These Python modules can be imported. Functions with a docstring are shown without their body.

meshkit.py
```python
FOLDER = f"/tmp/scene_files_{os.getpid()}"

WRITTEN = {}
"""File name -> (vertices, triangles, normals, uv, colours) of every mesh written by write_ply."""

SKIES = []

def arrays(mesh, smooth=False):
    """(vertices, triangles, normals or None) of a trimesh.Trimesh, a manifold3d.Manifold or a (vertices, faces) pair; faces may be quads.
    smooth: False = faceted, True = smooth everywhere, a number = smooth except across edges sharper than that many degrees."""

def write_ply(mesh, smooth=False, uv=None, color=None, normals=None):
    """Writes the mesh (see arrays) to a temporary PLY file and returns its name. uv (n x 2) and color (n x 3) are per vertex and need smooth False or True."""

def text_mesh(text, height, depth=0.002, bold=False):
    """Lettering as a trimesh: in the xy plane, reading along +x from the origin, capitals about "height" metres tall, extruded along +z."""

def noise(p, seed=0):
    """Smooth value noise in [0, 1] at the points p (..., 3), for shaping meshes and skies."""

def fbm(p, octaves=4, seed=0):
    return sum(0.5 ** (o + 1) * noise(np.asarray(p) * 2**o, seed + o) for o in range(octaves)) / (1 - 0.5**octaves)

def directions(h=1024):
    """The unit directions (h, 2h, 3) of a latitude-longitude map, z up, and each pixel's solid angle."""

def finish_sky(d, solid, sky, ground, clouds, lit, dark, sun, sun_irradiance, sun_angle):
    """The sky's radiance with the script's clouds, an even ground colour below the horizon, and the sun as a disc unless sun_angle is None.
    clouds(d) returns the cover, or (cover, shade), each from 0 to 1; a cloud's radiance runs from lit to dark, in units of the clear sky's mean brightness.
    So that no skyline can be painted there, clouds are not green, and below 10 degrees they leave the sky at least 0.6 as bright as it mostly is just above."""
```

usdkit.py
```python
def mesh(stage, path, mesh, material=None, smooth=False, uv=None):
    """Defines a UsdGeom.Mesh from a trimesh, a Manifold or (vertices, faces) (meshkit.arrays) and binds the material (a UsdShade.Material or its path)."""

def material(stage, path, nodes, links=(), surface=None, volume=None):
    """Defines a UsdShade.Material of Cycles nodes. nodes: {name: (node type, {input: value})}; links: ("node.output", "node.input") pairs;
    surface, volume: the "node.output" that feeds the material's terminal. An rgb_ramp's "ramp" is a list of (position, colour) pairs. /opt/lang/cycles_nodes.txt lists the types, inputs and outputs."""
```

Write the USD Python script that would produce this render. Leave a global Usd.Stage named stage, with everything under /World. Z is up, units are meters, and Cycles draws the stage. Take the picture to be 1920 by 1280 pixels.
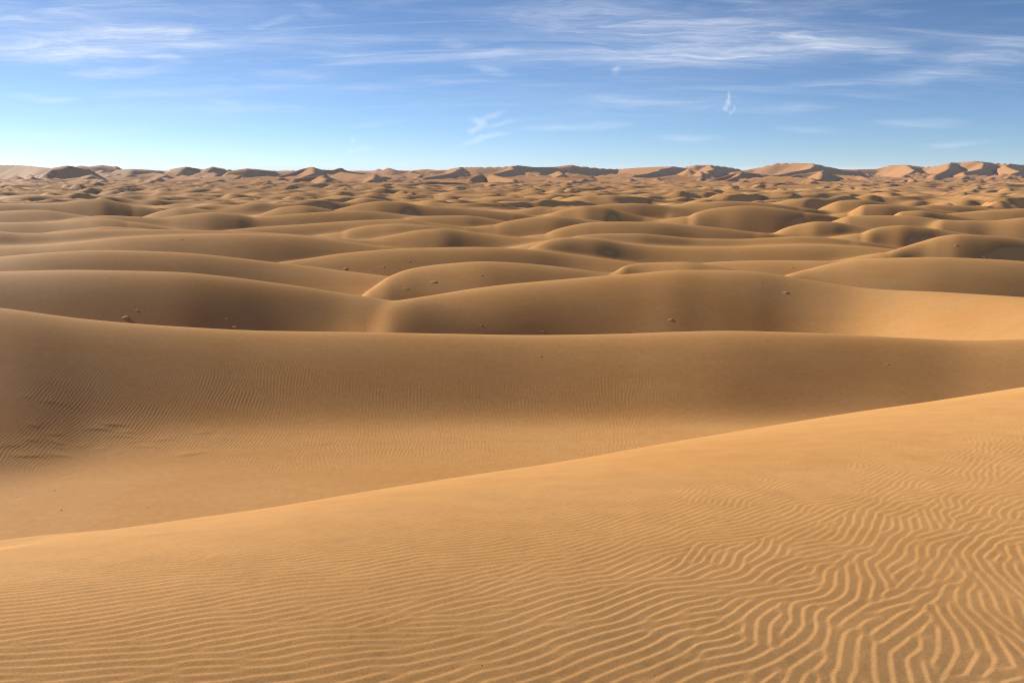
import math
import numpy as np
from pxr import Usd, UsdGeom, UsdLux, UsdShade, Gf, Sdf, Vt
from scipy.interpolate import PchipInterpolator
import scipy.fft as sfft
from scipy.ndimage import map_coordinates, gaussian_filter
import meshkit
import usdkit

# ------------------------------------------------------------------ camera, sky, sun, exposure
stage = Usd.Stage.CreateInMemory()
UsdGeom.SetStageUpAxis(stage, 'Z')
UsdGeom.SetStageMetersPerUnit(stage, 1.0)
UsdGeom.Xform.Define(stage, '/World')
UsdGeom.Scope.Define(stage, '/World/Looks')
EYE = 15.0                                  # metres of the eye above the world's zero
FPX = 1500.0                                # focal length in photo pixels (1920 wide)
PITCH = math.atan(322.0 / FPX)              # the true horizon lies at row 318
SUN_EL, SUN_AZ = math.radians(20.5), math.radians(-50.0)   # azimuth from +y towards +x
SKY_STRENGTH, SUN_INTENSITY, EXPOSURE = 0.052, 1.25, 1.12

cam = UsdGeom.Camera.Define(stage, '/World/camera')
cam.CreateHorizontalApertureAttr(36.0)
cam.CreateVerticalApertureAttr(24.0)
cam.CreateFocalLengthAttr(36.0 * FPX / 1920.0)
cam.CreateClippingRangeAttr(Gf.Vec2f(0.1, 60000.0))
cam.CreateExposureAttr(EXPOSURE)
cx = UsdGeom.Xformable(cam)
cx.AddTranslateOp().Set(Gf.Vec3d(0, 0, EYE))
cx.AddRotateXOp().Set(90.0 - math.degrees(PITCH))

CP, SP = math.cos(PITCH), math.sin(PITCH)


def ray(u, v):
    """photo pixel -> (x/y, -z/y) of its view ray in the world."""
    xc, yc = (np.asarray(u, float) - 960) / FPX, (640 - np.asarray(v, float)) / FPX
    Y = CP + yc * SP
    return xc / Y, -(-SP + yc * CP) / Y


# clouds: (u, v, half length, half height, tilt in degrees, strength), thin cirrus
CLOUDS = [
    (160, 40, 520, 95, 0, .34), (300, 170, 520, 90, 0, .20), (1250, 70, 640, 85, 0, .20), (1100, 190, 500, 60, 0, .14),
    (95, 92, 230, 30, 0, .8), (265, 64, 180, 26, -6, .7), (70, 32, 150, 18, 3, .4), (230, 134, 130, 12, 2, .5),
    (318, 108, 46, 10, -15, .45), (505, 40, 60, 8, 12, .4), (590, 20, 50, 13, -10, .25), (60, 180, 80, 12, -3, .55),
    (290, 172, 130, 11, 3, .28), (430, 190, 36, 6, -5, .3), (535, 137, 90, 10, 0, .3), (650, 95, 90, 30, 0, .22), (780, 157, 190, 10, 3, .25),
    (930, 102, 66, 10, 2, .42), (915, 128, 55, 10, -8, .4), (865, 83, 34, 10, -8, .33),
    (1080, 238, 110, 11, 2, .42), (1290, 258, 80, 9, 0, .3),
    (1150, 36, 300, 46, -2, .42), (1360, 95, 360, 34, 2, .55), (1590, 95, 130, 12, 1, .5), (1290, 108, 170, 12, 2, .3),
    (1165, 130, 17, 7, 30, .45), (1715, 147, 115, 15, 3, .6), (1860, 103, 150, 32, 7, .45), (1545, 157, 110, 10, 3, .35),
    (1230, 190, 210, 18, -2, .36), (1810, 270, 85, 8, 4, .48), (1720, 230, 120, 13, 2, .28),
    (1510, 245, 90, 9, -3, .33), (1480, 205, 130, 12, 2, .22), (700, 235, 50, 6, 8, .33), (150, 250, 170, 12, 2, .28), (450, 205, 200, 12, 2, .18), (1500, 55, 240, 28, -4, .28)]
CURLS = [  # little hooks of ice cloud, without the streaks
    (922, 217, 32, 7, 18, .36), (898, 228, 20, 8, -14, .46), (898, 239, 18, 7, 25, .44), (938, 232, 38, 5, 12, .34),
    (885, 246, 8, 10, 70, .4), (892, 263, 40, 6, 18, .44), (930, 252, 36, 6, 6, .36),
    (1367, 180, 5, 9, 0, .46), (1365, 192, 5, 9, -8, .5), (1360, 203, 6, 7, 20, .46), (1376, 203, 4, 9, 5, .3), (1371, 212, 7, 4.5, 10, .3),
    (662, 264, 6, 9, -10, .36), (657, 284, 9, 8, 30, .36), (682, 280, 28, 7, 3, .28)]


def build_sky():
    n, l = {}, []
    n['tc'] = ('texture_coordinate', {})
    n['sky'] = ('sky_texture', {'sky_type': 'single_scattering', 'sun_disc': False, 'sun_elevation': SUN_EL, 'sun_rotation': math.atan2(math.sin(SUN_AZ), math.cos(SUN_AZ)),
                                'altitude': 300.0, 'air_density': 0.5, 'aerosol_density': 0.05, 'ozone_density': 3.6})
    n['sep'] = ('separate_xyz', {})
    l.append(('tc.generated', 'sep.vector'))
    n['ysafe'] = ('math', {'math_type': 'maximum', 'value2': 0.02})
    n['a'] = ('math', {'math_type': 'divide'})
    n['e'] = ('math', {'math_type': 'divide'})
    n['front'] = ('math', {'math_type': 'greater_than', 'value2': 0.1})
    n['ae'] = ('combine_xyz', {})
    l += [('sep.y', 'ysafe.value1'), ('sep.x', 'a.value1'), ('ysafe.value', 'a.value2'), ('sep.z', 'e.value1'), ('ysafe.value', 'e.value2'),
          ('sep.y', 'front.value1'), ('a.value', 'ae.x'), ('e.value', 'ae.y')]
    # warp, so that no cloud is an ellipse
    n['wn'] = ('noise_texture', {'scale': 9.0, 'detail': 4.0, 'roughness': .55})
    n['wsc'] = ('mapping', {'scale': (1.0, 3.0, 1.0)})
    n['wm'] = ('vector_math', {'math_type': 'multiply_add', 'vector2': (.10, .018, 0), 'vector3': (-.05, -.009, 0)})
    n['wa'] = ('vector_math', {'math_type': 'add'})
    l += [('ae.vector', 'wsc.vector'), ('wsc.vector', 'wn.vector'), ('wn.color', 'wm.vector1'), ('ae.vector', 'wa.vector1'), ('wm.vector', 'wa.vector2')]
    n['wm2'] = ('vector_math', {'math_type': 'multiply_add', 'vector2': (.011, .007, 0), 'vector3': (-.0055, -.0035, 0)})
    n['wn2'] = ('noise_texture', {'scale': 75.0, 'detail': 5.0, 'roughness': .65})
    n['wa2'] = ('vector_math', {'math_type': 'add'})
    l += [('ae.vector', 'wn2.vector'), ('wn2.color', 'wm2.vector1'), ('ae.vector', 'wa2.vector1'), ('wm2.vector', 'wa2.vector2')]

    def blobs(table, source, tag):
        last = None
        for i, (u, v, L, H, tilt, k) in enumerate(table):
            a0, s0 = ray(u, v)
            m, q, r = f'{tag}m{i}', f'{tag}q{i}', f'{tag}r{i}'
            n[m] = ('mapping', {'mapping_type': 'texture', 'location': (float(a0), float(-s0), 0), 'rotation': (0, 0, math.radians(tilt)), 'scale': (L / FPX, H / FPX, 1)})
            n[q] = ('vector_math', {'math_type': 'length'})
            n[r] = ('map_range', {'range_type': 'smootherstep', 'from_min': 1.25, 'from_max': 0.0, 'to_min': 0.0, 'to_max': k * (.6 if tag == 'k' else .74)})
            l.extend([(source, m + '.vector'), (m + '.vector', q + '.vector1'), (q + '.value', r + '.value')])
            out = r + '.result'
            if last:
                s = f'{tag}s{i}'
                n[s] = ('math', {'math_type': 'smoothmax' if False else 'maximum'})
                n[s] = ('math', {'math_type': 'add'})
                l.extend([(last, s + '.value1'), (out, s + '.value2')])
                out = s + '.value'
            last = out
        return last
    big = blobs(CLOUDS, 'wa.vector', 'c')
    curl = blobs(CURLS, 'wa2.vector', 'k')
    # streaks, fine and long
    n['stm'] = ('mapping', {'scale': (7.0, 85.0, 1.0), 'rotation': (0, 0, math.radians(-1.5))})
    n['st'] = ('noise_texture', {'scale': 1.0, 'detail': 8.0, 'roughness': .66, 'distortion': 1.1})
    n['str'] = ('map_range', {'range_type': 'smoothstep', 'from_min': .36, 'from_max': .72, 'to_min': .26, 'to_max': .95})
    l += [('wa.vector', 'stm.vector'), ('stm.vector', 'st.vector'), ('st.fac', 'str.value')]
    n['cm'] = ('math', {'math_type': 'multiply'})
    l += [(big, 'cm.value1'), ('str.result', 'cm.value2')]
    n['ck'] = ('math', {'math_type': 'add'})
    l += [('cm.value', 'ck.value1'), (curl, 'ck.value2')]
    n['cf'] = ('math', {'math_type': 'multiply'})
    l += [('ck.value', 'cf.value1'), ('front.value', 'cf.value2')]
    # a faint veil of cirrus over the whole sky, on a flat layer high above
    n['zs'] = ('math', {'math_type': 'maximum', 'value2': 0.03})
    n['zo'] = ('math', {'math_type': 'add', 'value2': 0.12})
    n['vx'] = ('math', {'math_type': 'divide'})
    n['vy'] = ('math', {'math_type': 'divide'})
    n['vv'] = ('combine_xyz', {})
    n['vm'] = ('mapping', {'scale': (.55, 2.6, 1.0), 'rotation': (0, 0, math.radians(4))})
    n['vn'] = ('noise_texture', {'scale': 1.3, 'detail': 7.0, 'roughness': .62, 'distortion': .7})
    n['vr'] = ('map_range', {'range_type': 'smoothstep', 'from_min': .47, 'from_max': .78, 'to_min': 0.0, 'to_max': .36})
    l += [('sep.z', 'zs.value1'), ('zs.value', 'zo.value1'), ('sep.x', 'vx.value1'), ('zo.value', 'vx.value2'), ('sep.y', 'vy.value1'), ('zo.value', 'vy.value2'),
          ('vx.value', 'vv.x'), ('vy.value', 'vv.y'), ('vv.vector', 'vm.vector'), ('vm.vector', 'vn.vector'), ('vn.fac', 'vr.value')]
    n['vf'] = ('map_range', {'range_type': 'smoothstep', 'from_min': .03, 'from_max': .16, 'to_min': 0.0, 'to_max': 1.0})
    n['vk'] = ('math', {'math_type': 'multiply'})
    l += [('sep.z', 'vf.value'), ('vf.result', 'vk.value1'), ('vr.result', 'vk.value2')]
    n['cov'] = ('math', {'math_type': 'add', 'use_clamp': True})
    l += [('cf.value', 'cov.value1'), ('vk.value', 'cov.value2')]
    n['covm'] = ('math', {'math_type': 'minimum', 'value2': .88})
    l += [('cov.value', 'covm.value1')]
    n['mixc'] = ('mix_color', {'blend_type': 'mix', 'use_clamp': False, 'b': CLOUD_COLOUR})
    l += [('covm.value', 'mixc.fac'), ('sky.color', 'mixc.a')]
    n['bg'] = ('background_shader', {'strength': SKY_STRENGTH})
    l += [('mixc.result', 'bg.color')]
    return usdkit.material(stage, '/World/Looks/sky', n, l, surface='bg.background')


CLOUD_COLOUR = (8.6, 8.9, 9.6)
sky = UsdLux.DomeLight.Define(stage, '/World/sky')
UsdShade.MaterialBindingAPI.Apply(sky.GetPrim()).Bind(build_sky())

sun = UsdLux.DistantLight.Define(stage, '/World/sun')
sun.CreateIntensityAttr(SUN_INTENSITY)
sun.CreateAngleAttr(0.5)
sun.CreateNormalizeAttr(True)
sun.CreateColorAttr(Gf.Vec3f(1.0, 0.915, 0.785))
sd = np.array([math.cos(SUN_EL) * math.sin(SUN_AZ), math.cos(SUN_EL) * math.cos(SUN_AZ), math.sin(SUN_EL)])
zx = Gf.Rotation(Gf.Vec3d(0, 0, 1), Gf.Vec3d(*map(float, sd)))
UsdGeom.Xformable(sun).AddTransformOp().Set(Gf.Matrix4d().SetRotate(zx))


def tag(prim, label=None, category=None, group=None, kind=None):
    for k, v in (('label', label), ('category', category), ('group', group), ('kind', kind)):
        if v:
            prim.SetCustomDataByKey(k, v)


tag(sky.GetPrim(), 'blue sky with thin white cirrus streaks, pale at the horizon', 'sky', kind='structure')
used = {}


def numbered(name):
    k = used.get(name, 0)
    used[name] = k + 1
    return name if k == 0 else f'{name}_{k:03d}'


# ------------------------------------------------------------------ materials
def sand_material():
    n, l = {}, []
    n['g'] = ('geometry', {})
    n['sep'] = ('separate_xyz', {})
    l.append(('g.position', 'sep.vector'))
    # patches of paler and redder sand, metres wide
    n['pm'] = ('mapping', {'scale': (.09, .19, .12), 'rotation': (0, 0, .25)})
    n['pn'] = ('noise_texture', {'scale': 1.0, 'detail': 8.0, 'roughness': .66, 'distortion': .4})
    n['pr'] = ('rgb_ramp', {'ramp': [(.25, SAND_A), (.5, SAND_B), (.75, SAND_C)]})
    l += [('g.position', 'pm.vector'), ('pm.vector', 'pn.vector'), ('pn.fac', 'pr.fac')]
    # grains and small mottling
    n['gn'] = ('noise_texture', {'scale': 120.0, 'detail': 4.0, 'roughness': .8})
    n['gr'] = ('map_range', {'from_min': .3, 'from_max': .7, 'to_min': .78, 'to_max': 1.18})
    n['mn'] = ('noise_texture', {'scale': 3.1, 'detail': 5.0, 'roughness': .65})
    n['mr'] = ('map_range', {'from_min': .3, 'from_max': .7, 'to_min': .93, 'to_max': 1.07})
    n['gm'] = ('math', {'math_type': 'multiply'})
    l += [('g.position', 'gn.vector'), ('gn.fac', 'gr.value'), ('g.position', 'mn.vector'), ('mn.fac', 'mr.value'), ('gr.result', 'gm.value1'), ('mr.result', 'gm.value2')]
    # the sand of the high far dunes is redder
    n['fr'] = ('map_range', {'range_type': 'smoothstep', 'from_min': 150.0, 'from_max': 1200.0, 'to_min': 0.0, 'to_max': 1.0})
    n['fm'] = ('mix_color', {'blend_type': 'mix', 'b': SAND_FAR})
    l += [('sep.y', 'fr.value'), ('fr.result', 'fm.fac'), ('pr.color', 'fm.a')]
    n['cm'] = ('vector_math', {'math_type': 'scale'})
    l += [('fm.result', 'cm.vector1'), ('gm.value', 'cm.scale')]
    n['bump'] = ('bump', {'strength': .35, 'distance': .002, 'use_object_space': False})
    l += [('gn.fac', 'bump.height')]
    n['p'] = ('principled_bsdf', {'roughness': .75, 'specular_ior_level': .012, 'diffuse_roughness': .2})
    l += [('cm.vector', 'p.base_color'), ('bump.normal', 'p.normal')]
    return usdkit.material(stage, '/World/Looks/sand', n, l, surface='p.BSDF')


SAND_A, SAND_B, SAND_C = (.495, .280, .116), (.47, .251, .094), (.445, .225, .076)
SAND_FAR = (.37, .190, .084)
SAND = sand_material()

# ------------------------------------------------------------------ the dunes, heights relative to the eye
rng = np.random.default_rng(11)

# hand-set dunes: crest points (photo column, photo row, distance, steepness of the face towards the camera);
# then the width over which crest turns into face, steepness and width of the back, and label
DUNES = [
 ([(-200,558,52,.42),(0,577,52,.43),(160,598,52,.47),(333,612,52,.5),(500,620,52,.53),(640,622,52,.55),(840,625.5,52,.56),(1000,628,52,.55),(1150,626,52,.52),(1280,621.5,52,.5),(1360,620,52,.52),(1520,624,52,.5),(1680,632,52,.46),(1817,638,52,.44),(1920,635,52,.44),(2150,620,52,.46)], 3.4,.32,4,'B'),
 ([(-200,520,76,.54),(0,509,76,.56),(133,506,76,.59),(267,508,76,.61),(333,510,76,.61),(430,519,76,.6),(500,528,76,.57),(573,538,76,.52),(640,549,76,.45),(690,556,75.5,.4),(760,570,75,.36)], 5.,.3,5,'C1'),
 ([(688,622,68,.4),(700,600,70,.4),(725,577,74,.38),(760,563,77,.36),(820,552,79,.38),(893,540,80.2,.42),(960,532,80.8,.46),(1040,525,81.3,.52),(1120,518,81.7,.58),(1200,512,82,.64),(1280,506,82,.7),(1350,506,82,.72),(1413,509,81.6,.72),(1470,517,80.9,.68),(1540,528,79.6,.6),(1613,539,77.9,.5),(1680,544,76,.42),(1760,547,73.3,.38),(1840,552,70.3,.36),(1920,557,67,.36),(2150,580,58,.4)], 6.,.3,5,'C2'),
 ([(-200,500,106,.5),(0,481,106,.45),(100,473,107,.45),(190,469,108,.46),(333,473,108,.48),(433,482,108,.48),(500,490,108,.44),(573,498,108,.4),(640,507,107,.34),(690,513,106,.32),(760,522,104,.32)], 6.,.3,6,'D1'),
 ([(668,566,86,.28),(680,552,89,.28),(700,538,92,.28),(730,518,96,.3),(773,503,99,.34),(840,494,100,.38),(907,490,100,.42),(960,492,100,.44),(1030,498,100,.44),(1090,505,100,.4),(1140,513,100,.36),(1220,528,99,.34)], 6.,.3,6,'D2'),
 ([(1140,522,98,.2),(1152,511,101,.2),(1173,498,105,.2),(1223,492,108,.22),(1280,491,108,.24),(1330,496,108,.26),(1390,506,107,.28),(1470,520,106,.3)], 6.,.3,6,'I'),
 ([(1455,524,92,.22),(1472,516,95,.22),(1513,505,99,.24),(1563,493,102,.26),(1613,486,103,.28),(1663,483.5,103,.3),(1747,482,103,.32),(1813,483.8,103,.33),(1880,487,103,.34),(1930,490.5,103,.35),(2100,505,103,.36)], 7.,.3,6,'H'),
 ([(1270,501,118,.3),(1307,494,119,.3),(1363,490,120,.3),(1447,488,120,.32),(1580,490,119,.34),(1680,498,118,.34)], 6.,.3,6,'E5'),
 ([(480,502,122,.6),(520,492,122,.6),(580,484,123,.66),(640,475,124,.74),(773,465,124,.74),(890,463,124,.64),(990,467,124,.56),(1073,477,124,.46),(1140,485,123,.38),(1207,494,122,.34),(1280,506,121,.3)], 6.,.3,7,'E3'),
 ([(975,480,127,.3),(990,467,130,.3),(1010,457,133,.34),(1033,449,135,.4),(1067,445,136,.46),(1107,446,136,.5),(1173,456,136,.46),(1223,461,136,.4),(1280,463,136,.36),(1347,463,136,.36),(1413,461,136,.4),(1513,458,136,.44),(1580,460,136,.38),(1647,464,135,.34),(1730,474,134,.34)], 6.,.3,7,'E4'),
 ([(1660,474,122,.5),(1697,462,125,.54),(1730,452,127,.6),(1763,443,128,.68),(1800,439,128,.74),(1847,441,128,.78),(1920,448,128,.78),(2060,466,128,.7)], 5.,.3,7,'G'),
 ([(-200,474,140,.45),(0,462,140,.42),(50,461,140,.42),(133,455,140,.42),(233,445,140,.42),(333,440,141,.42),(450,438,141,.42),(530,440,141,.5),(590,445,141,.6),(640,451,140,.62),(720,462,138,.5)], 7.,.3,7,'E0'),
 ([(590,459,148,.4),(640,451.5,149,.45),(690,449,150,.5),(740,440,151,.56),(790,431,152,.6),(827,428.5,152,.62),(873,434,152,.56),(940,442,151,.46),(1023,447,150,.42),(1110,457,148,.4)], 6.,.3,7,'F'),
 ([(640,436,160,.3),(652,431,161,.3),(705,422,163,.36),(742,420,163,.4),(790,422,163,.42),(830,427,163,.42),(900,438,162,.4)], 6.,.3,7,'hump'),
 ([(470,410,186,.6),(520,404,187,.66),(580,399,188,.74),(667,395,189,.78),(710,397,189,.7),(755,402,188,.56),(830,412,186,.4)], 6.,.3,8,'dark'),
 ([(440,430,168,.4),(480,426,170,.4),(560,421,171,.46),(630,416,172,.5),(700,412,172,.52),(755,411,172,.54),(805,417,171,.48),(870,426,170,.4)], 6.,.3,8,'hump'),
 ([(752,415,182,.3),(770,409,184,.34),(810,405,185,.5),(868,404,185,.66),(910,408,185,.6),(950,415,184,.4),(1000,422,183,.3)], 6.,.3,8,'dark'),
 ([(470,408,206,.3),(500,397,208,.3),(530,388,210,.32),(568,385,210,.34),(600,389,210,.38),(632,396,209,.5),(680,406,208,.4)], 6.,.3,8,'hump'),
 ([(610,398,226,.55),(645,389,227,.5),(680,381,228,.4),(715,377,228,.36),(745,378,228,.42),(790,385,228,.62),(840,388,228,.68),(900,393,227,.6),(960,399,226,.45)], 6.,.3,9,'hump'),
 ([(-150,385,222,.8),(0,381,222,.82),(60,382,222,.82),(100,381,222,.8),(150,375,223,.72),(187,372.5,223,.62),(215,377,223,.5),(250,386,222,.4)], 6.,.3,9,'dark'),
 ([(-120,402,196,.35),(0,396,197,.35),(60,393.5,198,.36),(85,394,198,.36),(130,400,197,.36),(180,407,196,.36)], 6.,.3,8,'pale'),
 ([(230,416,198,.28),(262,408,200,.28),(300,396,202,.3),(340,389,203,.34),(400,395,202,.4),(450,404,201,.42),(500,413,200,.4)], 6.,.3,8,'hump'),
 ([(110,414,184,.36),(150,407.5,185,.38),(200,404,186,.52),(250,406,186,.66),(300,408,186,.66),(350,402,186,.56),(395,398,186,.46),(440,401,186,.5),(475,408,186,.7),(520,417,185,.6)], 6.,.3,8,'hump'),
 ([(-120,422,174,.35),(0,417,175,.36),(90,416,176,.36),(150,412,176,.36),(185,409,176,.36),(240,416,175,.36)], 6.,.3,8,'pale'),
 ([(60,440,156,.4),(110,433,157,.5),(160,428,158,.5),(200,425,158,.44),(250,427,158,.4),(300,431,157,.4),(380,440,155,.4)], 6.,.3,8,'low'),
 ([(-120,430,148,.8),(0,434,148,.85),(40,437,148,.85),(80,437,148,.72),(125,434,148,.52),(180,431,148,.46),(280,430,148,.46),(400,432,148,.48),(500,436,148,.44),(620,446,147,.4)], 5.,.3,8,'long'),
 ([(925,422,172,.4),(960,413,174,.42),(1000,407,175,.46),(1035,405,175,.5),(1090,410,175,.48),(1140,416,174,.44),(1200,424,172,.4)], 6.,.3,8,'hump'),
 ([(1020,440,156,.3),(1040,431,158,.3),(1075,422,160,.34),(1110,417,161,.38),(1160,415.5,161,.4),(1210,416,161,.4),(1290,421,161,.42),(1340,426,160,.46),(1420,436,159,.44)], 6.,.3,8,'broad'),
 ([(1060,448,142,.36),(1090,441,143,.38),(1140,438,144,.46),(1190,437.5,144,.56),(1250,442,144,.6),(1310,447,144,.6),(1380,448,144,.56),(1440,445.5,144,.5),(1500,443,144,.44),(1600,452,143,.4)], 5.,.3,8,'long'),
 ([(1015,406,208,.3),(1045,396,210,.32),(1075,389,212,.34),(1100,386,212,.36),(1130,388,212,.36),(1165,397,211,.34),(1210,407,210,.34)], 6.,.3,8,'pale'),
 ([(1085,392,226,.66),(1110,386,227,.72),(1150,382,228,.8),(1185,381,228,.8),(1225,383,228,.78),(1260,388,227,.6),(1300,396,226,.4)], 6.,.3,9,'dark'),
 ([(1245,395,228,.2),(1262,387,230,.24),(1310,380,232,.32),(1360,377,232,.5),(1400,378,232,.62),(1440,381,231,.6),(1500,389,230,.5)], 6.,.3,9,'hump'),
 ([(1290,406,206,.3),(1310,397,208,.36),(1350,389,210,.54),(1400,385.5,210,.62),(1450,389,209,.54),(1510,398,208,.44)], 6.,.3,8,'dark'),
 ([(1450,438,164,.36),(1470,428,165,.36),(1500,420,166,.46),(1535,415,166,.52),(1560,416,166,.54),(1590,420,166,.5),(1630,427,165,.44),(1690,437,164,.4)], 6.,.3,8,'hump'),
 ([(1535,424,180,.26),(1560,415,182,.26),(1595,405,183,.3),(1640,404,183,.34),(1690,404,183,.36),(1740,408,182,.34),(1800,420,180,.34)], 6.,.3,8,'broad'),
 ([(1615,438,154,.5),(1640,428,156,.56),(1665,424,157,.66),(1690,422.5,157,.7),(1720,425,157,.66),(1760,430,157,.56),(1800,436,156,.48),(1860,445,155,.4)], 6.,.3,8,'dark'),
 ([(1705,434,176,.3),(1730,426,177,.3),(1770,413,178,.32),(1810,413,178,.36),(1850,414,178,.38),(1920,408,178,.42),(2060,402,178,.42)], 6.,.3,8,'broad'),
 ([(1662,414,200,.24),(1675,404,201,.26),(1690,397,202,.32),(1725,395,202,.42),(1760,399,202,.5),(1790,405,201,.5),(1850,416,200,.4)], 6.,.3,8,'hump'),
 ([(1590,400,222,.3),(1603,392,223,.3),(1622,384,224,.4),(1655,383,224,.46),(1690,385,224,.48),(1740,391,223,.46),(1800,399,222,.4)], 6.,.3,9,'hump'),
 ([(1525,398,236,.26),(1545,387,238,.28),(1578,376,239,.34),(1610,374.5,239,.38),(1650,379,239,.44),(1700,388,238,.4)], 6.,.3,9,'hump'),
 ([(1690,395,236,.6),(1715,388,237,.68),(1750,384,238,.8),(1790,385,238,.78),(1830,388,238,.56),(1900,395,237,.4)], 6.,.3,9,'dark'),
 ([(1740,411,206,.36),(1770,402,207,.38),(1815,397,208,.42),(1865,393,208,.44),(1920,391,208,.44),(2050,392,208,.44)], 6.,.3,9,'broad'),
]

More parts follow.
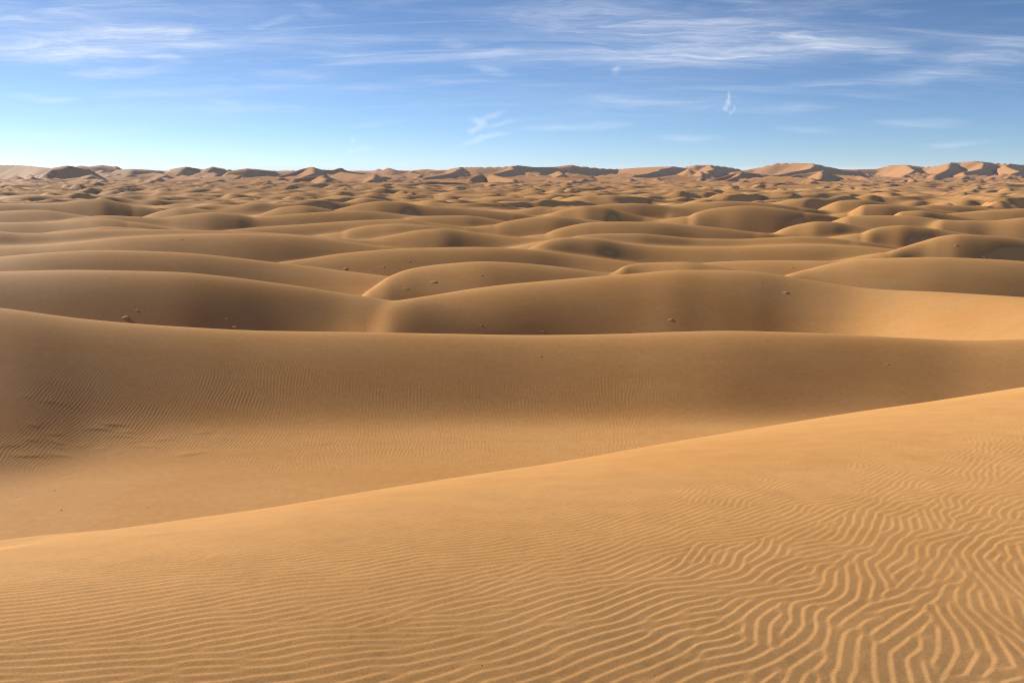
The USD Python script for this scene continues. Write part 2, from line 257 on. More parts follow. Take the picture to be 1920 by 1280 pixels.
# far knife-edged dunes: crest points (column, row, distance), slope on the near/left side, slope on the far/right side
HIGH = [
 ([(1340,328,3050),(1385,321,3000),(1420,315,3000),(1457,306,2950),(1490,305.7,2900),(1522,306.5,2800),(1523,312,2600),(1508,319,2400),(1480,326,2250),(1450,330,2150)],.30,.60),
 ([(1522,306.5,2800),(1545,311,2820),(1572,317,2840),(1610,319,2850)],.5,.5),
 ([(1330,338,2000),(1362,331,2050),(1385,324,2100),(1396,321.3,2150),(1428,325,2150),(1470,334,2120)],.42,.45),
 ([(1395,321.5,2150),(1388,330,2000),(1362,338,1850)],.3,.58),
 ([(1470,337,2000),(1500,327,2080),(1545,320.5,2100),(1547,327,1960),(1535,335,1850),(1518,340,1780)],.32,.62),
 ([(1260,316,3300),(1285,313,3250),(1305,309,3200),(1330,309.5,3200),(1362,313,3250),(1388,318,3300)],.45,.4),
 ([(1330,309.5,3200),(1338,318,2800),(1322,327,2400)],.3,.58),
 ([(1288,320,2500),(1300,316,2700),(1310,321,2500),(1318,329,2200)],.3,.58),
 ([(1590,317,3300),(1640,316,3300),(1665,310,3300),(1697,309,3200),(1712,313,3000),(1718,320,2650),(1700,329,2300)],.33,.6),
 ([(1697,309,3200),(1730,313,3200),(1760,311,3150),(1785,305,3050),(1783,313,2750),(1770,322,2450),(1750,331,2200)],.33,.6),
 ([(1785,305,3050),(1805,304.3,3050),(1828,302,3000),(1847,305.5,2950),(1843,316,2650),(1806,323,2400),(1812,330,2250),(1796,335,2150)],.33,.62),
 ([(1828,302,3000),(1860,305.5,3050),(1893,307,3000),(1890,313,2750),(1912,321,2450),(1895,326,2300),(1880,336,2050)],.33,.62),
 ([(1893,307,3000),(1920,309,3100),(1990,306,3100),(2100,312,3100)],.4,.4),
 ([(1700,339,1750),(1716,334,1820),(1722,337,1740)],.3,.6),
 ([(520,331,2050),(545,325,2150),(568,317,2250),(586,313,2300),(589,318,2120),(583,326,1900),(575,332,1800)],.33,.62),
 ([(586,313,2300),(602,318,2350),(622,319,2400),(638,314.5,2450),(652,320,2450),(690,326,2450)],.5,.45),
 ([(430,321,2600),(463,316,2600),(482,317.5,2600),(510,321,2600)],.58,.4),
 ([(130,313,3700),(160,309.5,3650),(185,306.8,3650),(208,310,3650),(240,317,3700)],.42,.4),
 ([(-150,309,2900),(0,309.6,2750),(30,310,2700),(62,312.5,2600),(110,316,2500),(160,321,2400)],.34,.4),
 ([(100,315,2200),(125,310.8,2200),(140,311,2200),(160,316,2200)],.55,.4),
 ([(325,318,3100),(356,312.8,3000),(388,318,3000)],.5,.4),
 ([(386,318,3000),(402,312.6,2950),(420,316,2950),(450,320,3000)],.5,.4),
 ([(640,322,2100),(668,327,1950),(700,327,1900),(706,332,1750),(690,338,1600)],.3,.6),
 ([(560,335,1750),(590,331,1800),(608,329,1850),(610,336,1650)],.3,.62),
 ([(800,320,3300),(840,317,3300),(860,313.6,3200),(900,313.4,3100),(935,313,3050),(965,310,3000),(1000,313.5,3100),(1040,313,3200),(1072,309,3200),(1090,312,3200),(1130,316,3250),(1160,317,3300)],.5,.4),
 ([(965,310,3000),(960,318,2600),(930,326,2250)],.3,.55),
 ([(860,313.6,3200),(858,321,2500),(838,328,2150),(800,333,1950)],.3,.6),
 ([(1160,317,3300),(1185,315,3200),(1225,313.2,3100),(1262,312,3000),(1290,316.5,3100)],.42,.4),
 ([(1262,312,3000),(1230,321,2500),(1190,329,2150)],.28,.5),
 ([(885,334,1700),(908,327.5,1820),(930,327.5,1800),(962,336,1650)],.58,.4),
 ([(1040,321,2500),(1060,324,2300),(1045,331,2000)],.3,.58),
 ([(700,318,3600),(740,314,3500),(768,317,3500),(800,316,3500),(830,319,3500)],.4,.4),
 ([(220,318,3300),(250,317,3200),(300,320,3200)],.45,.4),
]


def smoothstep(x, a, b):
    t = np.clip((x - a) / (b - a), 0, 1)
    return t * t * (3 - 2 * t)


def crest_arrays(pts):
    u, v, D, m = np.array(pts, float).T
    a, s = ray(u, v)
    g = np.linspace(a[0], a[-1], 900)
    step = g[1] - g[0]
    sm = lambda q, w: gaussian_filter(PchipInterpolator(a, q)(g), w / step, mode='nearest')  # noqa: E731
    sp = gaussian_filter(PchipInterpolator(a, s)(g), min(.011, .012 * (a[-1] - a[0])) / step, mode='nearest')
    return g, sp, sm(D, min(.07, .045 * (a[-1] - a[0]))), gaussian_filter(np.clip(PchipInterpolator(a, m)(g) * 1.2, sp + .20, sp + np.interp(D.mean(), [55, 75, 140], [.385, .51, .48])), .05 / step, mode='nearest')


# --- the brow of the dune the camera stands on: crest in plan
A_PTS = [(-900,1200,3.9),(-400,1085,4.4),(0,1013,5.05),(167,997,5.4),(333,975,5.8),(500,952,6.15),(640,929,6.5),(840,897,7.3),(1040,867,8.2),(1280,825,9.6),(1420,802,10.5),(1600,773,11.7),(1760,750,12.9),(1920,725,14.1),(2300,668,17),(2800,600,21)]
_a, _s = ray([p[0] for p in A_PTS], [p[1] for p in A_PTS])
_D = np.array([p[2] for p in A_PTS])
_x, _z = _a * _D, -_s * _D
A_yc, A_zc, A_s = PchipInterpolator(_x, _D), PchipInterpolator(_x, _z), PchipInterpolator(_x, _s)
_g = np.linspace(_x[0], _x[-1], 400)
_dy, _dz = np.gradient(gaussian_filter(A_yc(_g), 6), _g), np.gradient(gaussian_filter(A_zc(_g), 6), _g)
_ag = _g / A_yc(_g)
_q = (A_s(_g) + _dz * _ag) / (1 - _dy * _ag)
_q2 = gaussian_filter(_q, 45, mode='nearest')
_q = gaussian_filter(_q, 14, mode='nearest')
A_X0, A_X1 = _x[0], _x[-1]


def brow(x, y):
    xc = np.clip(x, A_X0, A_X1)
    yc = A_yc(xc) + .35 * (x - xc)
    zc = A_zc(xc) - .12 * np.abs(x - xc)
    q = np.interp(xc, _g, _q)
    t = y - yc
    behind = np.maximum(-t, 0)
    tau = np.minimum(behind, 14.0)                            # the dune's top lies behind the camera, then it falls away
    # near side: reaches the ground under the camera (1.69 m below the eye, 2.4 m ahead)
    d = np.maximum(yc - 2.4, 1.0)
    foot = 1.76 + .5 * np.tanh(.36 * x)
    c = np.clip((q * d + zc + foot) / d ** 2, np.interp(x, [-7, -5.4, -4.4, -3.8], [.075, .045, .016, .004]), .09)
    lim = np.minimum((q + .30) / (2 * c), 30)
    tn = np.minimum(tau, lim)
    near = zc + q * tau - c * tn ** 2 - 2 * c * tn * (tau - tn) - .24 * (behind - tau)
    tp = np.maximum(t, 0)
    mb = np.interp(x, [-10, -6, -3.6, -2, 2, 8], [.03, .06, .13, .19, .25, .28])
    wb = np.interp(x, [-6, -2, 2, 8], [3.0, 1.6, 1.0, .9])
    qb = np.interp(xc, _g, _q2)
    far = zc - q * 2 * (1 - np.exp(-tp / 2)) - qb * (tp - 2 * (1 - np.exp(-tp / 2))) - mb * (tp - wb * (1 - np.exp(-tp / wb)))
    return np.where(t < 0, near, far)


# --- rolling field: a sum of waves
def waves(n, lam0, lam1, spread, seed):
    r = np.random.default_rng(seed)
    lam = np.exp(r.uniform(np.log(lam0), np.log(lam1), n))
    th = r.normal(0, spread, n)
    k = 2 * np.pi / lam
    return k * np.sin(th), k * np.cos(th), r.uniform(0, 2 * np.pi, n), np.sqrt(2 / n) * (lam / lam1) ** .6


def field(x, y, w):
    out = np.zeros(np.shape(x), np.float32)
    x, y = np.asarray(x, np.float32), np.asarray(y, np.float32)
    for kx, ky, ph, am in zip(*w):
        out += np.float32(am) * np.cos(np.float32(kx) * x + np.float32(ky) * y + np.float32(ph))
    return out


W1, W2, W3 = waves(46, 34, 105, .42, 3), waves(40, 110, 260, .8, 5), waves(24, 14, 40, 1.2, 8)


def rolling(x, y):
    r = np.hypot(x, y)
    h = field(x, y, W1)
    h2 = field(x + 1.0, y + 10.0 * h, W1)                      # lean the waves, so that faces are steeper than backs
    hand = np.clip((235 - y) / 40, 0, 1) * np.clip((y - 2) / 10, 0, 1) * np.clip((1.0 - np.abs(x) / np.maximum(y, 1)) / .2, 0, 1)
    near = np.clip(1 - (r - 20) / 40, 0, 1)
    amp = 2.1 * (1 - hand) * (1 - near) + .3 * hand * np.clip((y - 56) / 30, 0, 1)
    big = np.clip((r - 1500) / 900, 0, 1)
    fl = -13.3 + (.055 * np.clip(38 - y, 0, 20) + .035 * np.clip(x, -25, 15)) * smoothstep(y, 6, 14) * (1 - smoothstep(y, 34, 44)) - .55 * smoothstep(y, 37, 46) - 3.4 * smoothstep(y, 53, 66) * np.clip((1.1 - np.abs(x) / np.maximum(y, 1)) / .2, 0, 1) * (1 - smoothstep(r, 190, 290)) - .9 * smoothstep(r, 120, 260)
    amp = amp * (1 - .38 * smoothstep(r, 300, 560))
    small = .95 * smoothstep(r, 200, 380) * (1 - smoothstep(r, 1300, 1900))
    return fl + amp * h2 + small * field(x, y + 5.0 * field(x, y, W3), W3) + big * 3.6 * field(x, y, W2)


def dune_height(a, Y, pts, w, mb, wb):
    """crest through the points; a gentle start of the face below the line of sight, then its full slope."""
    ca, cs, cD, cm = pts
    a = a[:1]
    ac = np.clip(a, ca[0], ca[-1])
    D, s, m = np.interp(ac, ca, cD), np.interp(ac, ca, cs), np.interp(ac, ca, cm)
    dx = np.abs(a - ac) * Y
    k_end = np.interp(cD.mean(), [110, 150], [.26, .15])
    z = -D * s - k_end * (dx - 3 * (1 - np.exp(-dx / 3))) - .05 * dx
    t = Y - D
    tau, tp = np.maximum(-t, 0), np.maximum(t, 0)
    w = .55 * w
    near = m * (tau - w * (1 - np.exp(-tau / w)))
    back = mb * (tp - wb * (1 - np.exp(-tp / wb)))
    return z - s * t - near - back


RANDOM_HIGH = []
for i in range(240):
    D = float(rng.uniform(760, 1750))
    u = float(rng.uniform(-250, 2170)) if i < 170 else float(rng.uniform(-150, 1000))
    hgt = rng.uniform(.4, 1.0) * np.interp(D, [760, 1000, 1750], [4, 9, 17]) * (1.0 if u > 800 else .95)
    a0 = (u - 960) / FPX
    x0, y0 = a0 * D, D
    L = rng.uniform(22, 85)
    th = rng.uniform(-.5, .3)
    b = rng.uniform(-.9, -.4)
    p = [(x0 - L * math.cos(th), y0 - L * math.sin(th), .1), (x0, y0, 1.0), (x0 + .5 * L * math.cos(b), y0 + .8 * L * math.sin(b), .75), (x0 + .35 * L * math.cos(b), y0 + 1.7 * L * math.sin(b), .1)]
    RANDOM_HIGH.append(([(x, y, -15.5 + hgt * q) for x, y, q in p], rng.uniform(.36, .52), rng.uniform(.5, .62)))


def ridge_height(x, y, line, s_right, s_left, fuzz):
    """knife-edged crest along a 3-D polyline; each side falls at its own slope."""
    best = np.full(x.shape, -1e3)
    for (x0, y0, z0), (x1, y1, z1) in zip(line[:-1], line[1:]):
        vx, vy = x1 - x0, y1 - y0
        LL = vx * vx + vy * vy
        t = np.clip(((x - x0) * vx + (y - y0) * vy) / LL, 0, 1)
        dx, dy = x - (x0 + t * vx), y - (y0 + t * vy)
        d = np.hypot(dx, dy)
        side = (vx * dy - vy * dx) / np.maximum(d, 1e-6) / math.sqrt(LL)
        sl = s_right + (s_left - s_right) * np.clip(.5 + side * 3.0, 0, 1)
        sl = np.where(side > 0, np.maximum(sl, s_right), sl)
        h = z0 + t * (z1 - z0) - sl * np.maximum(d * (1 + fuzz) - 1.5, 0)
        best = np.maximum(best, h)
    return best


HIGH_LINES, HIGH_SCALE = [], .52
for pts, sr, sl in HIGH:
    u, v, D = np.array(pts, float).T
    D = D * HIGH_SCALE
    a, s = ray(u, v)
    HIGH_LINES.append((list(zip(a * D, D, -s * D)), sr + .15, sl + .04))


def terrain(x, y, hand):
    """height below the eye and index of the dune on top (-1 the sand flat and rolling field, 0 the brow, 1.. hand-set, 100.. high)."""
    shape = x.shape
    base = rolling(x, y)
    stack_max, label = base.copy(), np.full(shape, -1, np.int16)
    K = np.interp(np.hypot(x, y), [5, 30, 60, 200], [.2, .42, .36, .3])
    acc = np.ones(shape)                                      # sum of exp((h - stack_max) / K)

    def put(idx, h, sel):
        m, ac, k = stack_max[sel], acc[sel], K[sel]
        top = np.maximum(m, h)
        acc[sel] = ac * np.exp(np.clip((m - top) / k, -60, 0)) + np.exp(np.clip((h - top) / k, -60, 0))
        lab = label[sel]
        lab[h > m] = idx
        label[sel] = lab
        stack_max[sel] = top

    if hand and y.max() > 3:
        a = x / np.maximum(y, .01)
        for i, (pts, w, mb, wb, _) in enumerate(DUNES):
            c = crest_arrays(pts)
            rows = np.nonzero((y[:, 0] > c[2].min() - 45) & (y[:, 0] < c[2].max() + 60))[0]
            if not len(rows):
                continue
            cols = np.nonzero((a[-1] > c[0][0] - .35) & (a[-1] < c[0][-1] + .35))[0]
            sel = (slice(rows[0], rows[-1] + 1), slice(cols[0], cols[-1] + 1))
            put(i + 1, dune_height(a[sel], y[sel], c, w, mb, wb), sel)
    near_rows = np.nonzero(np.abs(y).min(1) < 40)[0]
    if len(near_rows):
        sel = (slice(near_rows[0], near_rows[-1] + 1), slice(None))
        put(0, brow(x[sel], y[sel]), sel)
    if hand and y.max() > 600:
        rows = np.nonzero(y[:, 0] > 600)[0]
        xs, ys = x[rows[0]:], y[rows[0]:]
        p3 = np.stack([xs / 42, ys / 42, 0 * xs], -1)
        fuzz = .28 * (meshkit.fbm(p3, 3, 4) - .5)
        wx, wy = 13 * (meshkit.noise(p3 / 2.2, 21) - .5), 18 * (meshkit.noise(p3 / 2.2, 22) - .5)
        for j, (line, sr, sl) in enumerate(HIGH_LINES + RANDOM_HIGH):
            q = np.array(line)
            pad = 130
            r0 = np.searchsorted(ys[:, 0], q[:, 1].min() - pad)
            r1 = np.searchsorted(ys[:, 0], q[:, 1].max() + pad)
            ar = xs[-1] / ys[-1]
            lo, hi = (q[:, 0] - pad) , (q[:, 0] + pad)
            c0 = np.searchsorted(ar, min(lo.min() / q[:, 1].min(), lo.min() / q[:, 1].max()))
            c1 = np.searchsorted(ar, max(hi.max() / q[:, 1].min(), hi.max() / q[:, 1].max()))
            if r1 <= r0 or c1 <= c0:
                continue
            sub = (slice(r0, r1), slice(c0, c1))
            h = ridge_height(xs[sub] + wx[sub], ys[sub] + wy[sub], line, sr, sl, fuzz[sub])
            put(100 + j if j < len(HIGH_LINES) else -1, h, (slice(rows[0] + r0, rows[0] + r1), slice(c0, c1)))
    return stack_max + K * np.log(acc), label


# --- ripples: noise drawn out again and again along a field of directions, until it locks into ridges with forks
def ripple_field(x0, x1, y0, y1, cell, lams, where, angle, seed, rounds=7, nf=9, toward=None):
    """lams: wavelengths; where(X, Y) says how far along that list a place is. Gives the phase of the ripples, rising
    towards the given direction, and how well formed they are."""
    nx, ny = sfft.next_fast_len(int((x1 - x0) / cell)), sfft.next_fast_len(int((y1 - y0) / cell))
    X, Y = np.meshgrid(x0 + cell * np.arange(nx), y0 + cell * np.arange(ny))
    th = angle(X, Y)
    pos = where(X, Y)
    r = np.random.default_rng(seed)
    u = r.normal(0, 1, (ny, nx)).astype(np.float32)
    fx, fy = np.meshgrid(np.fft.fftfreq(nx, cell), np.fft.fftfreq(ny, cell))
    fr, ft = np.hypot(fx, fy) + 1e-9, np.arctan2(fy, fx)
    half = (2.0 * (fx * toward[0] + fy * toward[1] > 0)).astype(np.float32)
    terms = []
    for b, lam in enumerate(lams):
        radial = np.exp(-(np.log(fr * lam) ** 2) / (2 * .2 ** 2))
        wb = np.clip(1 - np.abs(pos - b), 0, 1)
        for i in range(nf):
            c = np.pi * i / nf                                # direction across the ripples
            dd = (ft - c + np.pi / 2) % np.pi - np.pi / 2
            wd = (th + np.pi / 2 - c + np.pi / 2) % np.pi - np.pi / 2
            w = (wb * np.exp(-wd ** 2 / (2 * .2 ** 2))).astype(np.float32)
            if w.max() > .01:
                terms.append(((radial * np.exp(-dd ** 2 / (2 * .2 ** 2)) * half).astype(np.float32), w))
    wt = sum(w for _, w in terms) + 1e-6
    for it in range(rounds + 1):
        F = sfft.fft2(u, workers=4)
        v = sum(w * sfft.ifft2(F * g, workers=4) for g, w in terms) / wt
        mag = np.sqrt(gaussian_filter(np.abs(v) ** 2, 12)) + 1e-9
        if it < rounds:
            u = np.tanh(1.3 * v.real / mag).astype(np.float32)
    return np.angle(v).astype(np.float32), np.clip(np.abs(v) / mag, 0, 1.3).astype(np.float32), (x0, y0, cell)


def sample(f, x, y):
    ph, mag, (x0, y0, c) = f
    at = [(y - y0) / c, (x - x0) / c]
    get = lambda q: map_coordinates(q, at, order=1, mode='nearest')  # noqa: E731
    re_, im_ = get(mag * np.cos(ph)), get(mag * np.sin(ph))
    return np.arctan2(im_, re_), np.hypot(re_, im_)


def profile(rise, soft):
    """one ripple: a long gentle rise and a short fall, its corners worn round; -1..1."""
    q = np.arange(1024) / 1024
    h = np.where(q < rise, q / rise, 1 - (q - rise) / (1 - rise))
    h = gaussian_filter(h, soft * 1024, mode='wrap')
    return (h - h.mean()) / (h.max() - h.min())


def plan_direction(u, v, slope, z_slope=(0, 0), z=-1.9):
    """a line seen with this slope in the photo -> its direction on the ground plane at height z."""
    a0, s0 = ray(u - 2, v - 2 * slope)
    a1, s1 = ray(u + 2, v + 2 * slope)
    am, sm = ray(u, v)
    Y = -z / sm
    def hit(a, s):
        # plane z = z0 + gy * (y - Y)
        gy = z_slope[1]
        y = (-(z) + gy * Y) / (s + gy) if abs(s + gy) > 1e-6 else Y
        return a * y, y
    (xa, ya), (xb, yb) = hit(a0, s0), hit(a1, s1)
    return am * Y, Y, math.atan2(yb - ya, xb - xa)


def direction_field(pts, width):
    P = np.array([(p[0], p[1]) for p in pts])
    T = np.array([p[2] for p in pts])
    def f(X, Y):
        c, s, w = 0, 0, 1e-9
        for (px, py), t in zip(P, T):
            g = 1.0 / (((X - px) ** 2 + (Y - py) ** 2) / width ** 2 + .05) ** 1.5
            c, s = c + g * math.cos(2 * t), s + g * math.sin(2 * t)
        return .5 * np.arctan2(s, c)
    return f


TRACE_A = [(67,1230,-.25),(267,1190,-.23),(200,1090,-.17),(480,1160,-.25),(530,1245,-.33),(720,1110,-.21),(715,1210,-.32),(860,1215,-.33),(1040,1130,-.42),
           (1130,1150,-.5),(920,1010,-.18),(1090,1235,-.35),(1190,1068,-.45),(1190,1000,-.28),(1360,1075,-.48),(1380,1130,-.55),(1420,940,-.32),(1560,990,-.4),
           (1300,1240,-.6),(1480,1200,-1.3),(1565,1255,-3.),(1720,1200,-4.),(1765,1205,9.),(1747,1130,2.2),(1640,1080,-1.1),(1850,1240,-2.5),(1880,1130,1.9),
           (1870,1000,2.5),(1700,960,-.9),(1800,900,-.8),(1880,830,-.5),(1650,860,-.2),(1560,1120,-1.0)]
dirA = direction_field([plan_direction(u, v, s, (0, -.1), -1.95) for u, v, s in TRACE_A], .5)


def angleA(X, Y):
    p = np.stack([X / .21, Y / .21, 0 * X], -1)
    chaos = np.clip((X - .1 - .1 * (Y - 3)) / 1.1, 0, 1)
    n = (meshkit.noise(p, 5) - .5) * 2 + (meshkit.noise(p * 2.1, 9) - .5) * 1.0
    n2 = (meshkit.noise(p * .8, 15) - .5) * 2
    return dirA(X, Y) + n * (.15 + .40 * chaos) + n2 * .12


SUN_XY = (math.sin(SUN_AZ), math.cos(SUN_AZ))
LAMS = (.074, .058, .046, .038)
LAM_AT = lambda X, Y: np.clip(.9 - .55 * X + .75 * (Y - 2.3), 0, 3)  # noqa: E731
RIP_A = ripple_field(-4.4, 8.4, 1.5, 10.0, .0088, LAMS, LAM_AT, angleA, 2, rounds=6, nf=8, toward=(-.62, .78))

TRACE_B = [(60,760,-.75),(60,800,-.6),(180,760,-.9),(250,800,-.7),(300,860,-.9),(420,760,-1.6),(330,720,-2.),(520,760,-4),(450,840,-1.),(560,700,8),(700,800,5),(700,720,4),
           (850,760,2.2),(800,830,3),(1000,790,2.3),(950,740,2),(1100,810,5),(600,850,-2.5),(700,870,-1.2),(520,880,-.5),(400,890,-.4),(1250,800,-3)]
dirB = direction_field([plan_direction(u, v, s, (0, .08), -12.9) for u, v, s in TRACE_B], 2.5)


def angleB(X, Y):
    p = np.stack([X / .9, Y / .9, 0 * X], -1)
    low = np.clip((39 - Y) / 4, 0, 1)
    return dirB(X, Y) + (meshkit.noise(p, 6) - .5) * 2 * (.14 + .5 * low) + (meshkit.noise(p * 2.2, 7) - .5) * (.1 + .5 * low)


RIP_B = ripple_field(-31, 17, 29.5, 52, .037, (.19,), lambda X, Y: 0 * X, angleB, 4, toward=(-.97, .25))

LEDGES = [(52,744,14),(105,757,46),(176,766,16),(184,775,16),(63,797,18),(100,814,18),(215,797,40),(185,806,34),(240,813,24),(240,820,46),(104,829,26),(110,838,26),(20,835,28),
          (75,838,12),(60,828,20),(275,839,28),(300,845,24),(340,853,30),(365,850,34),(55,856,40),(120,857,46),(218,851,14),(415,823,22),(590,828,16),(607,832,18),(380,812,20),
          (138,896,14),(105,919,16),(278,951,14),(40,740,12),(150,835,18),(190,842,16),(260,828,30),(310,826,24)]


def locate(u, v, cols):
    """first point where the ray of a photo pixel meets the ground."""
    a, s = ray(u, v)
    A, Ys, Z = cols
    j = np.clip(np.searchsorted(A, a), 1, len(A) - 1)
    f = (a - A[j - 1]) / (A[j] - A[j - 1])
    z = Z[:, j - 1] * (1 - f) + Z[:, j] * f
    d = z + s * Ys
    ok = np.nonzero((d[:-1] < 0) & (d[1:] >= 0))[0]
    if not len(ok):
        return None
    i = ok[0]
    y = Ys[i] + (Ys[i + 1] - Ys[i]) * (-d[i]) / (d[i + 1] - d[i])
    return a * y, y, -s * y


# --- the sheet: columns are directions, rows are distances
dense = np.linspace(-.742, .742, 931)
side = .742 + np.cumsum(np.linspace(.003, .024, 34))
A_COLS = np.concatenate([-side[::-1], dense, side])
rows = list(np.geomspace(.25, 1.66, 10))
y = 1.7
while y < 9000:
    rows.append(y)
    if y < 10.2:
        y += .0072 * (y / 2.4) ** 1.3
    elif y < 29:
        y += .05 + .35 * min(1, (y - 10.2) / 3) * min(1, max((29.5 - y) / 3, .1))
    elif y < 42:
        y += .052
    elif y < 54.5:
        y += .105
    elif y < 250:
        y *= 1.0054
    elif y < 650:
        y *= 1.009
    elif y < 1750:
        y *= 1.0062
    elif y < 4200:
        y *= 1.014
    else:
        y *= 1.03
Y_ROWS = np.array(rows)
n_r, n_c = len(Y_ROWS), len(A_COLS)
XX, YY = A_COLS[None] * Y_ROWS[:, None], np.repeat(Y_ROWS[:, None], n_c, 1)
ZZ, LAB = terrain(XX, YY, True)
SMOOTH = ZZ.copy()


# ripples of the brow
ra = (Y_ROWS > 1.6) & (Y_ROWS < 9.9)
xs, ys = XX[ra], YY[ra]
tau = A_yc(np.clip(xs, A_X0, A_X1)) - ys
ph, well = sample(RIP_A, xs, ys)
start = np.interp(xs, [-4, 0, 3, 7], [.9, 1.5, 1.9, 2.0])
fade = smoothstep(tau, start, start + np.interp(xs, [-4, 0, 3, 7], [1.3, 1.8, 2.4, 3.0]))
near_ = np.clip((ys + .2 * xs - 2.3) / 4.0, 0, 1)
amp = .043 * np.interp(LAM_AT(xs, ys), range(4), LAMS) * (1 - .35 * near_)
amp = amp * (.7 + .6 * meshkit.noise(np.stack([xs / .6, ys / .6, 0 * xs], -1), 31))
tab = profile(.70, .035)
shape = np.interp((ph / (2 * np.pi)) % 1, np.arange(1025) / 1024, np.append(tab, tab[0]))
ZZ[ra] += fade * amp * shape * np.clip(well * 1.25, 0, 1)
ZZ[ra] += .004 * (meshkit.fbm(np.stack([xs / .5, ys / .5, 0 * xs], -1), 4, 3) - .5) + .0016 * fade * (meshkit.fbm(np.stack([xs / .045, ys / .045, 0 * xs], -1), 3, 13) - .5)
# ripples of the face across the hollow
rb = (Y_ROWS > 29.6) & (Y_ROWS < 51)
xs, ys = XX[rb], YY[rb]
ph, well = sample(RIP_B, xs, ys)
patch = meshkit.fbm(np.stack([xs / 5, ys / 3.2, 0 * xs], -1), 3, 12)
am, sm = xs / ys, -ZZ[rb] / ys
fade = smoothstep(ys, 33.0, 35.5) * (1 - smoothstep(ys, 45.5, 49)) * smoothstep(xs, -30, -27) * (1 - smoothstep(xs, 8, 15)) * np.clip(.5 + 2.0 * (patch - .36), .15, 1.2)
tab = profile(.6, .07)
ZZ[rb] += fade * .0095 * np.interp((ph / (2 * np.pi)) % 1, np.arange(1025) / 1024, np.append(tab, tab[0])) * np.clip(well * 1.2, 0, 1)
COLS = (A_COLS, Y_ROWS, SMOOTH)
for i, (lu, lv, half) in enumerate(LEDGES):
    p = locate(lu, lv, COLS)
    if p is None:
        continue
    r = np.random.default_rng(100 + i)
    lx = half / FPX * p[1] * .8
    hgt = .014 * r.uniform(.6, 1.5) * min(1.3, lx / .6 + .3) * (.4 if lv < 790 else 1)
    sel = rb
    dx, dy = (XX[sel] - p[0]) / lx, YY[sel] - p[1] - .12 * r.uniform(-1, 1) * (XX[sel] - p[0]) - .1 * np.sin(3 * (XX[sel] - p[0]) + i)
    rise = 1 / (1 + np.exp(-np.clip(dy / .055, -40, 40))) * np.exp(-np.maximum(dy, 0) / (.28 + .12 * lx))
    ZZ[sel] += hgt * rise * np.exp(-np.abs(dx) ** 2.4)

# where the column count changes, odd columns lie on the chord of their neighbours
keep = np.ones(n_c, bool)
keep[len(side) + 1:len(side) + 931:2] = False
j54, j250 = int(np.searchsorted(Y_ROWS, 54.5)), int(np.searchsorted(Y_ROWS, 250))
PP = np.stack([XX, YY, ZZ + EYE], -1).astype(np.float32)
du = np.gradient(PP, axis=1)
dv = np.gradient(PP, axis=0)
NN = np.cross(du, dv)
NN /= np.linalg.norm(NN, axis=-1, keepdims=True)
odd = np.nonzero(~keep)[0]
for j in (j54, j250):
    PP[j, odd, 2] = .5 * (PP[j, odd - 1, 2] + PP[j, odd + 1, 2])


def quads(r0, r1, cols):
    i = np.arange(r0, r1)[:, None] * n_c
    c0, c1 = cols[:-1][None], cols[1:][None]
    q = np.stack([i + c0, i + c1, i + n_c + c1, i + n_c + c0], -1)
    return q.reshape(-1, 4)


allc, keptc = np.arange(n_c), np.nonzero(keep)[0]
Q = np.concatenate([quads(0, j54, allc), quads(j54, j250, keptc), quads(j250, n_r - 1, allc)])
P, N = PP.reshape(-1, 3), NN.reshape(-1, 3)
labels = LAB.reshape(-1)[Q[:, 0]]


def sheet(name, quads_, pts, nrm, material=SAND):
    ids, inv = np.unique(quads_.ravel(), return_inverse=True)
    q = inv.reshape(-1, quads_.shape[1])
    m = UsdGeom.Mesh.Define(stage, '/World/' + numbered(name))
    m.CreatePointsAttr(Vt.Vec3fArray.FromNumpy(np.ascontiguousarray(pts[ids], np.float32)))
    m.CreateFaceVertexCountsAttr(Vt.IntArray.FromNumpy(np.full(len(q), q.shape[1], np.int32)))
    m.CreateFaceVertexIndicesAttr(Vt.IntArray.FromNumpy(q.astype(np.int32).ravel()))
    m.CreateSubdivisionSchemeAttr('none')
    m.CreateNormalsAttr(Vt.Vec3fArray.FromNumpy(np.ascontiguousarray(nrm[ids], np.float32)))
    m.SetNormalsInterpolation('vertex')
    UsdShade.MaterialBindingAPI.Apply(m.GetPrim()).Bind(material)
    return m.GetPrim()


HAZE = 6e-5
haze_mat = usdkit.material(stage, '/World/Looks/haze', {'v': ('principled_volume', {'density': HAZE, 'color': (.80, .86, .96), 'anisotropy': 0.0})}, volume='v.volume')
reach = float(Y_ROWS[-1] * math.hypot(1, A_COLS[-1])) + 60
lo, hi = np.array([-reach, -reach, EYE - 42.0]), np.array([reach, reach, EYE + float(ZZ.max()) + 4.0])
hv = np.array([[x, y, z] for x in (lo[0], hi[0]) for y in (lo[1], hi[1]) for z in (lo[2], hi[2])])
hf = np.array([[0, 1, 3, 2], [4, 6, 7, 5], [0, 4, 5, 1], [2, 3, 7, 6], [0, 2, 6, 4], [1, 5, 7, 3]])
hz = usdkit.mesh(stage, '/World/haze', (hv, hf), haze_mat)
tag(hz.GetPrim(), 'thin pale dust haze over the far dunes', 'haze', kind='stuff')

